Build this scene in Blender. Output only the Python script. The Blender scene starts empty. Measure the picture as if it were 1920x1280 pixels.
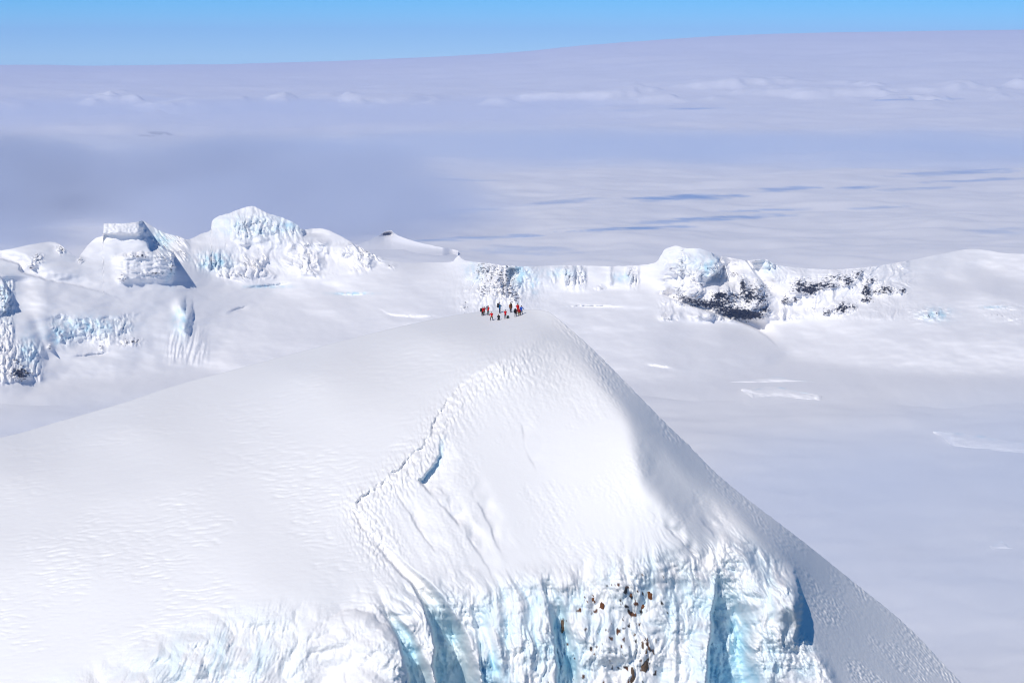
import bpy, bmesh, math, random
import numpy as np
from mathutils import Vector, Matrix

random.seed(7)
SC = bpy.context.scene
COL = SC.collection
R = math.radians

# ------------------------------------------------------------------ camera
F = 85.0 / 36.0 * 1920.0
HZ = 110.0                                   # picture row of the true horizon
PITCH = math.atan((640 - HZ) / F)
CAMZ = 430.0
cp, sp = math.cos(PITCH), math.sin(PITCH)

def ray(px, py):
    a = (np.asarray(px, float) - 960) / F
    b = (640 - np.asarray(py, float)) / F
    return np.stack([a + 0 * b, b * sp + cp + 0 * a, b * cp - sp + 0 * a], -1)

def at(px, py, D):
    return np.array([0, 0, CAMZ]) + ray(px, py) * np.asarray(D)[..., None]

def ground_D(py, z=0.0):
    r = ray(960, py)
    return (z - CAMZ) / r[..., 2]

# ------------------------------------------------------------------ noise
def _hash(ix, iy, seed):
    h = (ix.astype(np.int64) * 374761393 + iy.astype(np.int64) * 668265263 + seed * 1442695041) & 0xFFFFFFFF
    h = ((h ^ (h >> 13)) * 1274126177) & 0xFFFFFFFF
    h = ((h ^ (h >> 15)) * 2246822519) & 0xFFFFFFFF
    return ((h ^ (h >> 16)) & 0xFFFFFF) / float(0xFFFFFF)

def pn(x, y, seed=0):
    x, y = np.broadcast_arrays(np.asarray(x, float), np.asarray(y, float))
    ix = np.floor(x); iy = np.floor(y)
    fx = x - ix; fy = y - iy
    u = fx * fx * fx * (fx * (fx * 6 - 15) + 10)
    v = fy * fy * fy * (fy * (fy * 6 - 15) + 10)
    def g(dx, dy):
        t = _hash(ix + dx, iy + dy, seed) * 2 * np.pi
        return np.cos(t) * (fx - dx) + np.sin(t) * (fy - dy)
    a = g(0, 0) * (1 - u) + g(1, 0) * u
    b = g(0, 1) * (1 - u) + g(1, 1) * u
    return (a * (1 - v) + b * v) * 1.5

def fbm(x, y, o=4, seed=0, gain=.5):
    s = 0; a = 1.
    for k in range(o):
        s = s + a * pn(x * 2 ** k, y * 2 ** k, seed + 17 * k); a *= gain
    return s

def billow(x, y, o=3, seed=0, gain=.5):
    s = 0; a = 1.
    for k in range(o):
        s = s + a * np.sqrt(pn(x * 2 ** k, y * 2 ** k, seed + 31 * k) ** 2 + .0012); a *= gain
    return s

def sst(a, b, x):
    t = np.clip((x - a) / (b - a), 0, 1)
    return t * t * (3 - 2 * t)

def interp(pts, x):
    p = np.array(pts, float)
    return np.interp(x, p[:, 0], p[:, 1])

def smooth_line(pts, n=400):
    """Catmull-Rom through the points."""
    p = np.array(pts, float)
    P = np.vstack([2 * p[0] - p[1], p, 2 * p[-1] - p[-2]])
    out = []
    m = max(2, n // (len(p) - 1))
    for i in range(1, len(P) - 2):
        t = np.linspace(0, 1, m, endpoint=False)[:, None]
        a, b, c, d = P[i - 1], P[i], P[i + 1], P[i + 2]
        out.append(.5 * (2 * b + (c - a) * t + (2 * a - 5 * b + 4 * c - d) * t ** 2 + (3 * b - a - 3 * c + d) * t ** 3))
    out.append(p[-1:])
    return np.vstack(out)

def sdist(line, X, Y):
    """signed distance to a polyline (positive on the right hand when walking along it in picture axes), and the fraction along it"""
    L = np.array(line, float)
    best = np.full(X.shape, 1e18); sign = np.ones(X.shape); frac = np.zeros(X.shape)
    seg = np.hypot(*(L[1:] - L[:-1]).T); cum = np.r_[0, np.cumsum(seg)]
    for i in range(len(L) - 1):
        a, d = L[i], L[i + 1] - L[i]
        t = ((X - a[0]) * d[0] + (Y - a[1]) * d[1]) / (d @ d + 1e-12)
        tc = np.clip(t, 0, 1)
        ex = X - a[0] - tc * d[0]; ey = Y - a[1] - tc * d[1]
        q = ex * ex + ey * ey
        m = q < best
        best = np.where(m, q, best)
        cr = d[0] * (Y - a[1]) - d[1] * (X - a[0])
        sign = np.where(m, np.where(cr >= 0, 1., -1.), sign)
        frac = np.where(m, (cum[i] + tc * seg[i]) / cum[-1], frac)
    return np.sqrt(best) * sign, frac

def sdist_coarse(line, px, py, k=4):
    """sdist on every k-th node, bilinearly widened to the whole grid px x py"""
    cx = np.linspace(px[0], px[-1], max(3, len(px) // k)); cy = np.linspace(py[0], py[-1], max(3, len(py) // k))
    X, Y = np.meshgrid(cx, cy)
    d, f = sdist(line, X, Y)
    return upsample(d, cx, cy, px, py), upsample(f, cx, cy, px, py)

def upsample(A, cx, cy, px, py):
    t = np.array([np.interp(px, cx, row) for row in A])
    return np.array([np.interp(py, cy, col) for col in t.T]).T

def bil(A, px, py, X, Y):
    u = np.clip((X - px[0]) / (px[1] - px[0]), 0, len(px) - 1.001); v = np.clip((Y - py[0]) / (py[1] - py[0]), 0, len(py) - 1.001)
    i = u.astype(int); j = v.astype(int); fu = u - i; fv = v - j
    return (A[j, i] * (1 - fu) + A[j, i + 1] * fu) * (1 - fv) + (A[j + 1, i] * (1 - fu) + A[j + 1, i + 1] * fu) * fv

def shepard(ctrl, X, Y, p=3.0):
    """inverse-distance blend of control normals (px, py, slope, aspect)"""
    num = np.zeros(X.shape + (3,)); den = np.zeros(X.shape)
    for (cx, cy, s, ph) in ctrl:
        n = nrm(s, ph)
        w = 1 / (((X - cx) ** 2 + (Y - cy) ** 2 + 900.) ** (p / 2))
        num += w[..., None] * n; den += w
    return num / den[..., None]

def nrm(s, ph):
    s, ph = R(s), R(ph)
    return np.array([math.sin(s) * math.sin(ph), -math.sin(s) * math.cos(ph), math.cos(s)])

# ------------------------------------------------------------------ meshes
def grid_mesh(name, P, attrs=None, mat=None, flip=False):
    """P: rows x columns x 3"""
    nr, nc = P.shape[:2]
    me = bpy.data.meshes.new(name)
    me.vertices.add(nr * nc)
    me.vertices.foreach_set('co', np.ascontiguousarray(P, np.float32).ravel())
    idx = np.arange(nr * nc).reshape(nr, nc)
    q = np.stack([idx[:-1, :-1], idx[:-1, 1:], idx[1:, 1:], idx[1:, :-1]], -1).reshape(-1, 4)
    if flip: q = q[:, ::-1]
    nf = len(q)
    me.loops.add(nf * 4); me.polygons.add(nf)
    me.polygons.foreach_set('loop_start', np.arange(0, nf * 4, 4, dtype=np.int32))
    me.loops.foreach_set('vertex_index', np.ascontiguousarray(q, np.int32).ravel())
    me.update(calc_edges=True)
    me.polygons.foreach_set('use_smooth', np.ones(nf, bool))
    for k, A in (attrs or {}).items():
        at_ = me.attributes.new(k, 'FLOAT', 'POINT')
        at_.data.foreach_set('value', np.ascontiguousarray(A, np.float32).ravel())
    me.validate()
    o = bpy.data.objects.new(name, me); COL.objects.link(o)
    if mat: me.materials.append(mat)
    return o

def tag(o, label=None, cat=None, group=None, kind=None):
    if label: o['label'] = label
    if cat: o['category'] = cat
    if group: o['group'] = group
    if kind: o['kind'] = kind
    return o

# ------------------------------------------------------------------ materials
def new_mat(name):
    m = bpy.data.materials.new(name); m.use_nodes = True
    nt = m.node_tree; b = nt.nodes['Principled BSDF']
    return m, nt, b

def snow_mat(name, bump_scales, bump_str, dist, base=(.885, .868, .862), ice=(.36, .70, .86), rock=(.035, .033, .036), rust=(.16, .055, .02)):
    m, nt, b = new_mat(name)
    N = nt.nodes; L = nt.links
    def attr(n):
        a = N.new('ShaderNodeAttribute'); a.attribute_name = n; return a.outputs['Fac']
    def mixc(f, a, c):
        x = N.new('ShaderNodeMix'); x.data_type = 'RGBA'
        L.new(f, x.inputs['Factor'])
        if isinstance(a, tuple): x.inputs['A'].default_value = a + (1,)
        else: L.new(a, x.inputs['A'])
        if isinstance(c, tuple): x.inputs['B'].default_value = c + (1,)
        else: L.new(c, x.inputs['B'])
        return x.outputs['Result']
    tc = N.new('ShaderNodeTexCoord')
    nz = N.new('ShaderNodeTexNoise'); nz.inputs['Scale'].default_value = bump_scales[0] * .6; nz.inputs['Detail'].default_value = 5
    L.new(tc.outputs['Object'], nz.inputs['Vector'])
    rc = mixc(nz.outputs['Fac'], tuple(.5 * v for v in rock), tuple(1.6 * v for v in rock))
    rc = mixc(attr('rust'), rc, rust)
    c = mixc(attr('ice'), base, ice)  # the ice attribute carries painted shade as well as ice
    c = mixc(attr('rock'), c, rc)
    L.new(c, b.inputs['Base Color'])
    b.inputs['Roughness'].default_value = .62
    b.inputs['Specular IOR Level'].default_value = .25
    prev = None
    for k, s in enumerate(bump_scales):
        n = N.new('ShaderNodeTexNoise'); n.inputs['Scale'].default_value = s; n.inputs['Detail'].default_value = 4; n.inputs['Roughness'].default_value = .6
        L.new(tc.outputs['Object'], n.inputs['Vector'])
        bp = N.new('ShaderNodeBump'); bp.inputs['Strength'].default_value = bump_str[k]; bp.inputs['Distance'].default_value = dist[k]
        L.new(n.outputs['Fac'], bp.inputs['Height'])
        if prev: L.new(prev, bp.inputs['Normal'])
        prev = bp.outputs['Normal']
    L.new(prev, b.inputs['Normal'])
    return m

M_NEAR = snow_mat('near_snow', [.25, 1.6], [.25, .3], [.35, .06])
M_MID = snow_mat('mid_snow', [.02, .12], [.2, .25], [4.0, .8], ice=(.36, .66, .80))
M_FAR = snow_mat('far_snow', [.002, .012], [.25, .2], [8.0, 2.0], ice=(.30, .45, .72))  # ice colour here tints the cloud shadows painted on the plateau

# ------------------------------------------------------------------ near mountain
def build_mountain():
    px = np.arange(-170, 2095, 1.6); py = np.arange(556, 1490, 1.6)
    X, Y = np.meshgrid(px, py)
    cx = np.linspace(px[0], px[-1], 360); cy = np.linspace(py[0], py[-1], 160)
    CX, CY = np.meshgrid(cx, cy)
    up = lambda A: upsample(A, cx, cy, px, py)
    C1 = smooth_line([(1200, 560), (1110, 588), (1040, 618), (960, 665), (877, 711), (851, 737), (819, 777), (804, 806), (790, 834), (717, 901), (662, 947), (690, 1010), (722, 1060), (770, 1120), (800, 1180), (815, 1250), (830, 1340), (850, 1500)], 240)
    C2 = smooth_line([(990, 556), (1037, 627), (1081, 678), (1147, 755), (1220, 828), (1293, 897), (1352, 940), (1410, 1006), (1454, 1035), (1487, 1075), (1498, 1110), (1503, 1165), (1532, 1205), (1575, 1280), (1630, 1380), (1690, 1500)], 240)
    C3 = smooth_line([(1150, 700), (1169, 784), (1176, 828), (1198, 901), (1228, 941), (1268, 980), (1297, 1006), (1356, 1075)], 120)
    C4 = smooth_line([(-200, 1330), (90, 1275), (300, 1190), (440, 1140), (560, 1135), (640, 1150), (700, 1120), (760, 1090), (830, 1075), (900, 1090), (980, 1075), (1060, 1062), (1150, 1042), (1230, 1025), (1300, 1022), (1380, 1000), (1450, 1030), (1520, 1070), (1700, 1180), (2100, 1500)], 240)
    S2 = smooth_line([(872, 768), (851, 791), (830, 817), (822, 839), (818, 861), (804, 882), (784, 899)], 80)
    dA = [sdist(l, CX, CY) for l in (C1, C2, C3, C4)]
    (d1, f1), (d2, f2), (d3, f3), (d4, f4) = [(up(a), up(b)) for a, b in dA]
    d1 = -d1                                      # positive: face side
    d2 = -d2                                      # positive: flank side
    d3 = -d3                                      # positive: right of it
    # d4 positive: below
    dome = [(960, 575, 3, -80), (800, 600, 7, -85), (560, 655, 10, -85), (230, 755, 12, -85), (0, 820, 12, -80), (-160, 850, 12, -80),
            (960, 620, 2, 60), (800, 680, 9, -10), (560, 760, 14, -50), (250, 850, 15, -55), (850, 740, 13, 0), (700, 850, 17, -15),
            (600, 950, 17, -12), (300, 1000, 22, -42), (0, 960, 20, -55), (620, 1050, 17, 2), (540, 1010, 16, -5), (400, 1120, 27, -30), (100, 1150, 28, -40),
            (0, 1280, 32, -40), (600, 1110, 22, 8), (-160, 1480, 34, -40), (690, 1120, 32, -20)]
    face = [(1060, 600, 4, 0), (1000, 650, 18, -5), (1060, 690, 30, 2), (950, 720, 26, 2), (880, 800, 30, 6), (1000, 800, 33, 0), (1100, 850, 35, -6), (1090, 760, 33, 4),
            (1180, 950, 38, -8), (1080, 960, 38, -4), (960, 930, 34, 18), (900, 960, 34, 12), (860, 870, 31, 10), (780, 940, 38, 2), (730, 990, 42, 10), (1000, 1010, 38, 10), (800, 1020, 42, -12), (880, 1030, 40, 12)]
    ice = [(400, 1240, 48, -28), (200, 1300, 48, -35), (560, 1220, 46, -14), (680, 1230, 44, -20), (740, 1200, 52, 0), (860, 1180, 58, 10), (960, 1160, 60, 4),
           (1060, 1150, 64, 0), (1200, 1150, 67, -2), (1320, 1130, 66, 4), (1420, 1130, 64, 6), (1480, 1200, 58, 16), (1540, 1290, 48, 30), (1200, 1400, 70, 0), (800, 1400, 58, 0), (300, 1480, 50, -20)]
    flank = [(1060, 630, 36, 62), (1150, 720, 41, 79), (1250, 830, 44, 82), (1330, 900, 44, 80), (1420, 980, 42, 76), (1560, 1100, 41, 72), (1620, 1180, 41, 68), (1700, 1280, 40, 66), (1620, 1290, 40, 60), (1800, 1400, 40, 66), (2000, 1000, 42, 78), (1500, 700, 42, 80)]
    NA = shepard(dome, CX, CY, 4); NB = shepard(face, CX, CY, 4); NE = shepard(ice, CX, CY, 4); NC = shepard(flank, CX, CY, 4)
    NA, NB, NE, NC = [np.stack([up(n[..., k]) for k in range(3)], -1) for n in (NA, NB, NE, NC)]
    b = lambda a, c, d: sst(a, c, d)[..., None]
    n = NA + (NB - NA) * b(-10, 16, d1)
    w3 = sst(-14, 26, d3) * (1 - sst(.72, 1., f3)) * sst(0, .12, f3)
    n = n + (nrm(42, 62) - n) * w3[..., None]
    n = n + (NE - n) * b(-45, 30, d4)
    wl = np.interp(Y, [600, 700, 900, 1050, 1100], [20, 26, 24, 10, 6])
    n = n + (NC - n) * sst(-wl, wl, d2)[..., None]
    # broad natural irregularity
    n[..., 0] += .05 * fbm(X / 260, Y / 170, 3, 5) + .03 * fbm(X / 90, Y / 60, 2, 8)
    n[..., 1] += .04 * fbm(X / 260, Y / 150, 3, 9)
    n /= np.linalg.norm(n, axis=-1, keepdims=True)
    # normals -> gradient of log depth
    r = ray(X, Y)
    nr_ = np.minimum((n * r).sum(-1), -.07)
    ncx = n[..., 0]; ncy = n[..., 1] * sp + n[..., 2] * cp
    gx = -ncx / nr_ / F; gy = ncy / nr_ / F        # d lnD / d px, d py
    h = px[1] - px[0]
    ny, nx = X.shape
    # least-squares integration (Poisson, Neumann, by mirrored FFT)
    Gx = .5 * (gx[:, 1:] + gx[:, :-1]) * h; Gy = .5 * (gy[1:] + gy[:-1]) * h
    div = np.zeros((ny, nx)); div[:, :-1] += Gx; div[:, 1:] -= Gx; div[:-1] += Gy; div[1:] -= Gy
    mir = np.block([[div, div[:, ::-1]], [div[::-1], div[::-1, ::-1]]])
    S = np.fft.rfft2(mir)
    ky = np.arange(2 * ny)[:, None] * np.pi / ny; kx = np.arange(S.shape[1])[None] * np.pi / nx
    den = (2 * np.cos(kx) - 2) + (2 * np.cos(ky) - 2); den[0, 0] = 1
    S = S / den; S[0, 0] = 0
    u = -np.fft.irfft2(S, mir.shape)[:ny, :nx] * -1
    u -= bil(u, px, py, np.array([960.]), np.array([596.]))[0]
    D = 415.0 * np.exp(u)

    # ------- relief in metres along the line of sight
    dD = np.zeros_like(D)
    icef = sst(-30, 60, d4) * (1 - sst(-14, 6, d2))
    # flow coordinate of the flutes: lines of equal value run down the ice
    flow_lines = [(-100, [(60, 1200), (0, 1300), (-60, 1480)]), (150, [(330, 1080), (290, 1200), (230, 1320), (180, 1480)]), (420, [(470, 1080), (440, 1200), (400, 1300), (360, 1480)]),
                  (600, [(600, 1100), (570, 1190), (545, 1300), (520, 1480)]), (690, [(690, 1110), (720, 1160), (745, 1220), (755, 1320), (760, 1480)]), (750, [(668, 945), (720, 1040), (770, 1110), (800, 1180), (815, 1260), (830, 1400)]),
                  (850, [(760, 930), (830, 1030), (880, 1110), (900, 1190), (910, 1300), (915, 1400)]), (960, [(880, 960), (950, 1060), (985, 1140), (1000, 1240), (1005, 1400)]), (1060, [(1010, 960), (1045, 1060), (1055, 1150), (1060, 1260), (1062, 1400)]),
                  (1200, [(1180, 960), (1190, 1080), (1195, 1180), (1200, 1280), (1200, 1400)]), (1330, [(1240, 960), (1310, 1050), (1335, 1120), (1345, 1210), (1345, 1400)]), (1420, [(1330, 960), (1400, 1050), (1425, 1120), (1440, 1200), (1460, 1300), (1480, 1400)]),
                  (1500, [(1440, 1010), (1485, 1080), (1510, 1170), (1560, 1270), (1620, 1380)])]
    fp = [(x, y, v) for v, l in flow_lines for (x, y) in l]
    A_ = np.array([(x, y) for x, y, v in fp]); V_ = np.array([v for *_, v in fp])
    dist = np.hypot(A_[:, None, 0] - A_[None, :, 0], A_[:, None, 1] - A_[None, :, 1])
    K = np.block([[dist + 4 * np.eye(len(A_)) * 0, np.c_[np.ones(len(A_)), A_]], [np.r_[np.ones((1, len(A_))), A_.T], np.zeros((3, 3))]])
    cf = np.linalg.solve(K, np.r_[V_, 0, 0, 0])
    Q = cf[-3] + cf[-2] * CX + cf[-1] * CY
    for k in range(len(A_)): Q = Q + cf[k] * np.hypot(CX - A_[k, 0], CY - A_[k, 1])
    Q = up(Q)
    # large pillars, cauliflower lumps, fine flutes
    wob = 14 * fbm(X / 120, Y / 120, 2, 70)
    wob2 = 10 * fbm(X / 60, Y / 70, 2, 71)
    pil = billow((Q + wob) / 70, Y / 230, 2, 21, .45)
    lump = billow((Q + 1.4 * wob2) / 27, Y / 66, 3, 33, .55)
    fine = billow((Q + .8 * wob2) / 10, Y / 24, 2, 41)
    big = fbm(X / 150, Y / 110, 2, 44)
    lowleft = sst(760, 640, X)
    patchy = sst(-.5, .4, fbm(X / 110, Y / 90, 2, 45))
    dD -= icef * (1.7 * billow((X + 2 * wob2) / 88 + 3, Y / 74, 2, 49, .5) + (2.1 - 1.5 * lowleft) * pil + (.55 + .75 * patchy) * (1 - .75 * lowleft) * lump + .30 * fine + 1.6 * big)
    dD -= icef * (.48 * billow((X + .6 * wob2) / 14 + 9, Y / 17, 3, 46, .6) + .20 * billow(X / 5, Y / 6, 2, 47)) * sst(-.7, .3, fbm(X / 70, Y / 70, 2, 48)) * (1 - .5 * lowleft)
    # flutes reaching up from the icefall into the slope
    reach = sst(-110, 20, d4) * (1 - sst(-20, 5, d2)) * sst(640, 720, X) * (1 - icef) * np.clip(sst(1020, 900, X) + sst(1180, 1300, X) + .25, 0, 1)
    dD -= reach * .55 * billow((Q + wob2) / 22, Y / 170, 2, 57) * sst(-.6, .5, fbm(X / 60, Y / 60, 2, 58))
    # cut gullies: sharp left lip, ramp back to the right
    blue = []  # gully masks where the shade is painted bluer
    def gully(path, hs, Ws):
        p = smooth_line(path, 60)
        x0 = np.interp(Y, p[:, 1], p[:, 0]); xj = x0 + 3.5 * fbm(X * 0 + Y / 30., X / 50., 3, int(path[0][0]))
        hh = np.interp(Y, np.linspace(path[0][1], path[-1][1], len(hs)), hs); W = np.interp(Y, np.linspace(path[0][1], path[-1][1], len(Ws)), Ws)
        t = (X - x0)
        g = sst(-2.5, 5, X - xj) * (1 - sst(.5, 1, t / W)) * sst(path[0][1] - 2, path[0][1] + 30, Y)
        blue.append(g * sst(.5, 4, hh))
        return hh * g
    dD += gully([(690, 1000), (735, 1060), (775, 1100), (798, 1150), (812, 1200), (815, 1290), (815, 1480)], [.5, 3, 9, 15, 17, 16], [20, 44, 72, 100, 112, 110])
    dD += gully([(700, 1130), (740, 1185), (757, 1240), (765, 1290), (770, 1480)], [.5, 6.5, 10, 10], [25, 48, 64, 60])
    dD += gully([(1010, 1075), (1030, 1140), (1040, 1210), (1045, 1290), (1050, 1480)], [.5, 5.5, 7, 7], [25, 44, 58, 56])
    dD += gully([(880, 1130), (893, 1190), (903, 1280), (910, 1480)], [.5, 5, 6], [25, 58, 66])
    dD += gully([(1345, 1068), (1338, 1130), (1332, 1190), (1326, 1250), (1330, 1480)], [1, 8, 12, 11, 8], [36, 88, 112, 116, 96])
    dD += gully([(1250, 1040), (1262, 1100), (1270, 1160), (1270, 1240), (1260, 1480)], [0, 1.2, 1.4, 1, 1], [20, 40, 46, 40, 40])
    dD += 3.0 * sst(-4, 64, d3 + 3 * fbm(X / 40, Y / 40, 2, 65)) * sst(.0, .4, f3) * (1 - sst(.7, 1, f3))
    # bulge over the flank at the right end of the icefall
    bul = np.exp(-((X - 1484) / 56.) ** 2 - ((Y - 1132) / np.where(Y < 1132, 66., 50.)) ** 2)
    edge = 1490 + 12 * np.sin(np.clip((Y - 1075) / 120., 0, 1) * np.pi) + 3 * fbm(X * 0 + Y / 14., X * 0, 2, 63)
    dD -= 7.5 * bul * (1 - sst(-3, 4, X - edge)) * sst(1050, 1105, Y)
    rad2 = ((X - 664) / 98.) ** 2 + ((Y - 1262) / 121.) ** 2
    rad2 = rad2 * (1 + .16 * fbm(X / 60, Y / 60, 3, 66)) + .03
    dD -= 4.4 * np.clip(1 - rad2, 0, 1) ** .5 * sst(570, 690, X)
    # scarp of the crack and the lower lip
    jag = 5 * fbm(X / 16, Y / 16, 3, 62)
    e1 = d1 + jag
    along = sst(.22, .34, f1) * (1 - sst(.56, .62, f1))
    dD += along * .9 * sst(-1, 3, e1) * (1 - sst(5, 22, e1)) * np.clip(.8 + .8 * fbm(f1 * 40, f1 * 0, 3, 3), .2, 1.3)
    dS, fS = sdist_coarse(S2, px, py, 3)
    dS = -dS + .7 * jag
    dD += 2.2 * sst(-1, 4, dS) * (1 - sst(6, 50, dS)) * sst(.35, .85, fS) * (1 - sst(.985, 1., fS))
    # feathery rime along the crack: little ribs falling to the lower right
    rime = np.exp(-((d1 - 12) / 34.) ** 2) * sst(.12, .24, f1) * (1 - sst(.60, .68, f1))
    rq = (X * .62 - Y * .30)
    dD -= rime * (.62 * billow(rq / 6., (X + Y * 1.6) / 46, 2, 77) + .35 * pn(X / 5, Y / 7, 12))
    # ribbed snow under the summit and patchy roughness
    up_face = np.exp(-((X - 1030) / 120.) ** 2 - ((Y - 690) / 55.) ** 2)
    dD -= up_face * .45 * billow(rq / 8, (X + Y * 1.6) / 30, 2, 99)
    # wind ripples over the dome
    patch = sst(-.25, .35, fbm(X / 210, Y / 120, 3, 81))
    notflat = sst(606, 660, Y)
    rip = pn((X + 20 * fbm(X / 70, Y / 50, 2, 6)) / 26, (Y + .10 * X + 5 * pn(X / 50, Y / 30, 4)) / 4.4, 90) + .6 * pn(X / 18, (Y + .1 * X) / 3.4, 91)
    dmask = (1 - sst(-14, 6, d1)) * (1 - icef)
    dD -= dmask * (.06 + .26 * patch) * notflat * (rip + .5 * (.5 - np.abs(rip))) * .5
    dD -= (1 - notflat) * .06 * rip
    # streaks and grain on the face
    fmask = sst(0, 20, d1) * (1 - sst(-20, 10, d2)) * (1 - icef)
    dD -= fmask * sst(-.1, .5, fbm(X / 110, Y / 90, 3, 103) + .5 * sst(960, 860, X)) * (.09 * pn((X * .86 - Y * .5) / 10, (X * .5 + Y * .86) / 60, 101) + .08 * pn(X / 6, Y / 4, 102))
    for (l, hh) in (([(790, 905), (860, 985), (905, 1050), (930, 1100)], 1.4), ([(800, 900), (830, 925), (846, 960), (842, 985)], .6), ([(850, 870), (905, 960), (935, 1030), (960, 1070)], .8),
                    ([(975, 780), (985, 840), (1010, 890)], .5), ([(730, 900), (790, 1000), (850, 1075)], .9), ([(1210, 950), (1290, 1030), (1345, 1090)], 1.3), ([(1300, 960), (1360, 1030), (1390, 1080)], 1.2)):
        dl, fl = sdist_coarse(smooth_line(l, 40), px, py, 4)
        e = -dl + 2 * fbm(X / 20, Y / 20, 2, int(l[0][0]))
        dD += hh * sst(-1.5, 3, e) * (1 - sst(4, 42, e)) * sst(0, .35, fl) * (1 - sst(.5, 1, fl)) * np.clip(.45 + .8 * fbm(X / 45, Y / 45, 2, 64), 0, 1)
    # flank: small sastrugi pointing down the slope
    kmask = sst(-10, 30, d2)
    fa = (X * .70 + Y * .71); fc = (X * .71 - Y * .70)
    kp = sst(-.3, .3, fbm(fa / 120, fc / 40, 2, 113)) * np.interp(Y, [600, 700, 900, 1000, 1100], [2.2, 1.9, 1.3, 1.1, 1.3])
    dD -= kmask * (.25 + kp) * (.22 * pn(fc / 3.4, fa / 7, 111) + .10 * pn(fc / 7, fa / 30, 112))
    D = D + dD

    # ------- materials by place: blue ice in the steep walls, painted blue shade in gullies and scarp, bare rock
    ga, gb = np.gradient(D, h)
    steep = icef
    gully_shade = np.clip(sum(blue), 0, 1)
    ice_and_shade = steep * np.clip(.34 + .45 * fbm(X / 60, Y / 100, 3, 131) - .5 * (lump - .35) + .25 * sst(.25, .08, pil), 0, 1)
    ice_and_shade *= np.clip(.35 + .8 * np.exp(-((X - 1010) / 120.) ** 2) + .6 * np.exp(-((X - 1380) / 120.) ** 2) + .5 * np.exp(-((X - 1230) / 60.) ** 2 - ((Y - 1100) / 50.) ** 2) + .7 * np.exp(-((X - 430) / 90.) ** 2 - ((Y - 1240) / 55.) ** 2) - .5 * np.exp(-((X - 640) / 90.) ** 2), 0, 1.1)
    ice_and_shade = np.clip(.62 * ice_and_shade + .55 * gully_shade * sst(1100, 1180, Y) * (.8 + .5 * fbm(X / 30, Y / 60, 2, 132)), 0, .8)  # ice colour painted into the gullies to turn their shade blue
    ice_and_shade = np.maximum(ice_and_shade, .5 * sst(-2, 3, dS) * (1 - sst(6, 12, dS)) * sst(.3, .7, fS) * (1 - sst(.97, 1, fS)))  # blue shade inside the lower lip's scarp, painted with the ice colour
    zone = np.exp(-((X - 1170) / 85.) ** 2) * sst(1060, 1100, Y) + .35 * np.exp(-((X - 1070) / 30.) ** 2) * sst(1080, 1130, Y) + .12 * sst(1080, 1140, Y)
    rk = fbm(Q / 11, Y / 17, 3, 141) + .35 * fbm(X / 40, Y / 40, 2, 142)
    rock = sst(1.14, 1.19, rk + .6 * zone) * icef * sst(.1, .25, zone)
    rust = sst(-.1, .1, fbm(X / 30, Y / 30, 2, 151)) * .6
    fields = dict(ice=ice_and_shade, rock=rock, rust=rust)

    # ------- mesh: back slope, skyline, front, foot
    sky = smooth_line([(-180, 848), (0, 820), (110, 790), (230, 755), (330, 722), (430, 695), (560, 660), (700, 624), (800, 601), (870, 588), (940, 581), (1000, 580), (1026, 584), (1042, 594), (1100, 644), (1150, 693), (1200, 744), (1250, 795), (1292, 835), (1340, 884), (1400, 934), (1500, 1010), (1600, 1090), (1700, 1172), (1800, 1276), (1900, 1372), (2000, 1440), (2100, 1470)], 600)
    ys = np.interp(px, sky[:, 0], sky[:, 1])
    rough = np.interp(px, [0, 900, 1040, 1100, 1230, 1290, 1340, 1800], [.3, .2, .8, 1.2, 1.6, 2.6, 1, .9])
    ys = ys + rough * fbm(px / 9., px * 0, 3, 161)
    nrow = 560
    t = np.linspace(0, 1, nrow)[:, None]
    YY = ys[None] + (1488 - ys[None]) * t; XX = np.repeat(px[None], nrow, 0)
    DD = bil(D, px, py, XX, YY)
    Pf = at(XX, YY, DD)
    at_f = {k: bil(A, px, py, XX, YY) for k, A in fields.items()}
    # back: goes away and down, always steeper than the line of sight
    top = Pf[0]; rs = -ray(px, ys)[:, 2] / ray(px, ys)[:, 1]
    back = []
    for L_ in [700, 420, 260, 150, 80, 40, 18, 7, 2]:
        q = top.copy(); q[:, 1] += L_; q[:, 0] += L_ * ray(px, ys)[:, 0]
        q[:, 2] -= L_ * (rs + .06 + .5 * L_ / (L_ + 120.)); back.append(q)
    foot = []
    for L_ in (6, 16, 40, 90, 200):
        q = Pf[-1].copy(); q[:, 1] -= L_ * .75; q[:, 2] -= L_ * 1.25
        foot.append(q)
    foot[-1][:, 2] = -15
    P = np.concatenate([np.array(back), Pf, np.array(foot)], 0)
    at_all = {k: np.concatenate([np.repeat(A[:1] * 0, len(back), 0), A, np.repeat(A[-1:], len(foot), 0)], 0) for k, A in at_f.items()}
    o = grid_mesh('mountain', P, at_all, M_NEAR)
    tag(o, 'steep white snow mountain with blue icefall below its rounded summit', 'mountain', kind='structure')
    return lambda x, y: at(np.array([x]), np.array([y]), bil(D, px, py, np.array([float(x)]), np.array([float(y)])))[0]

NEAR = build_mountain()

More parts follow.
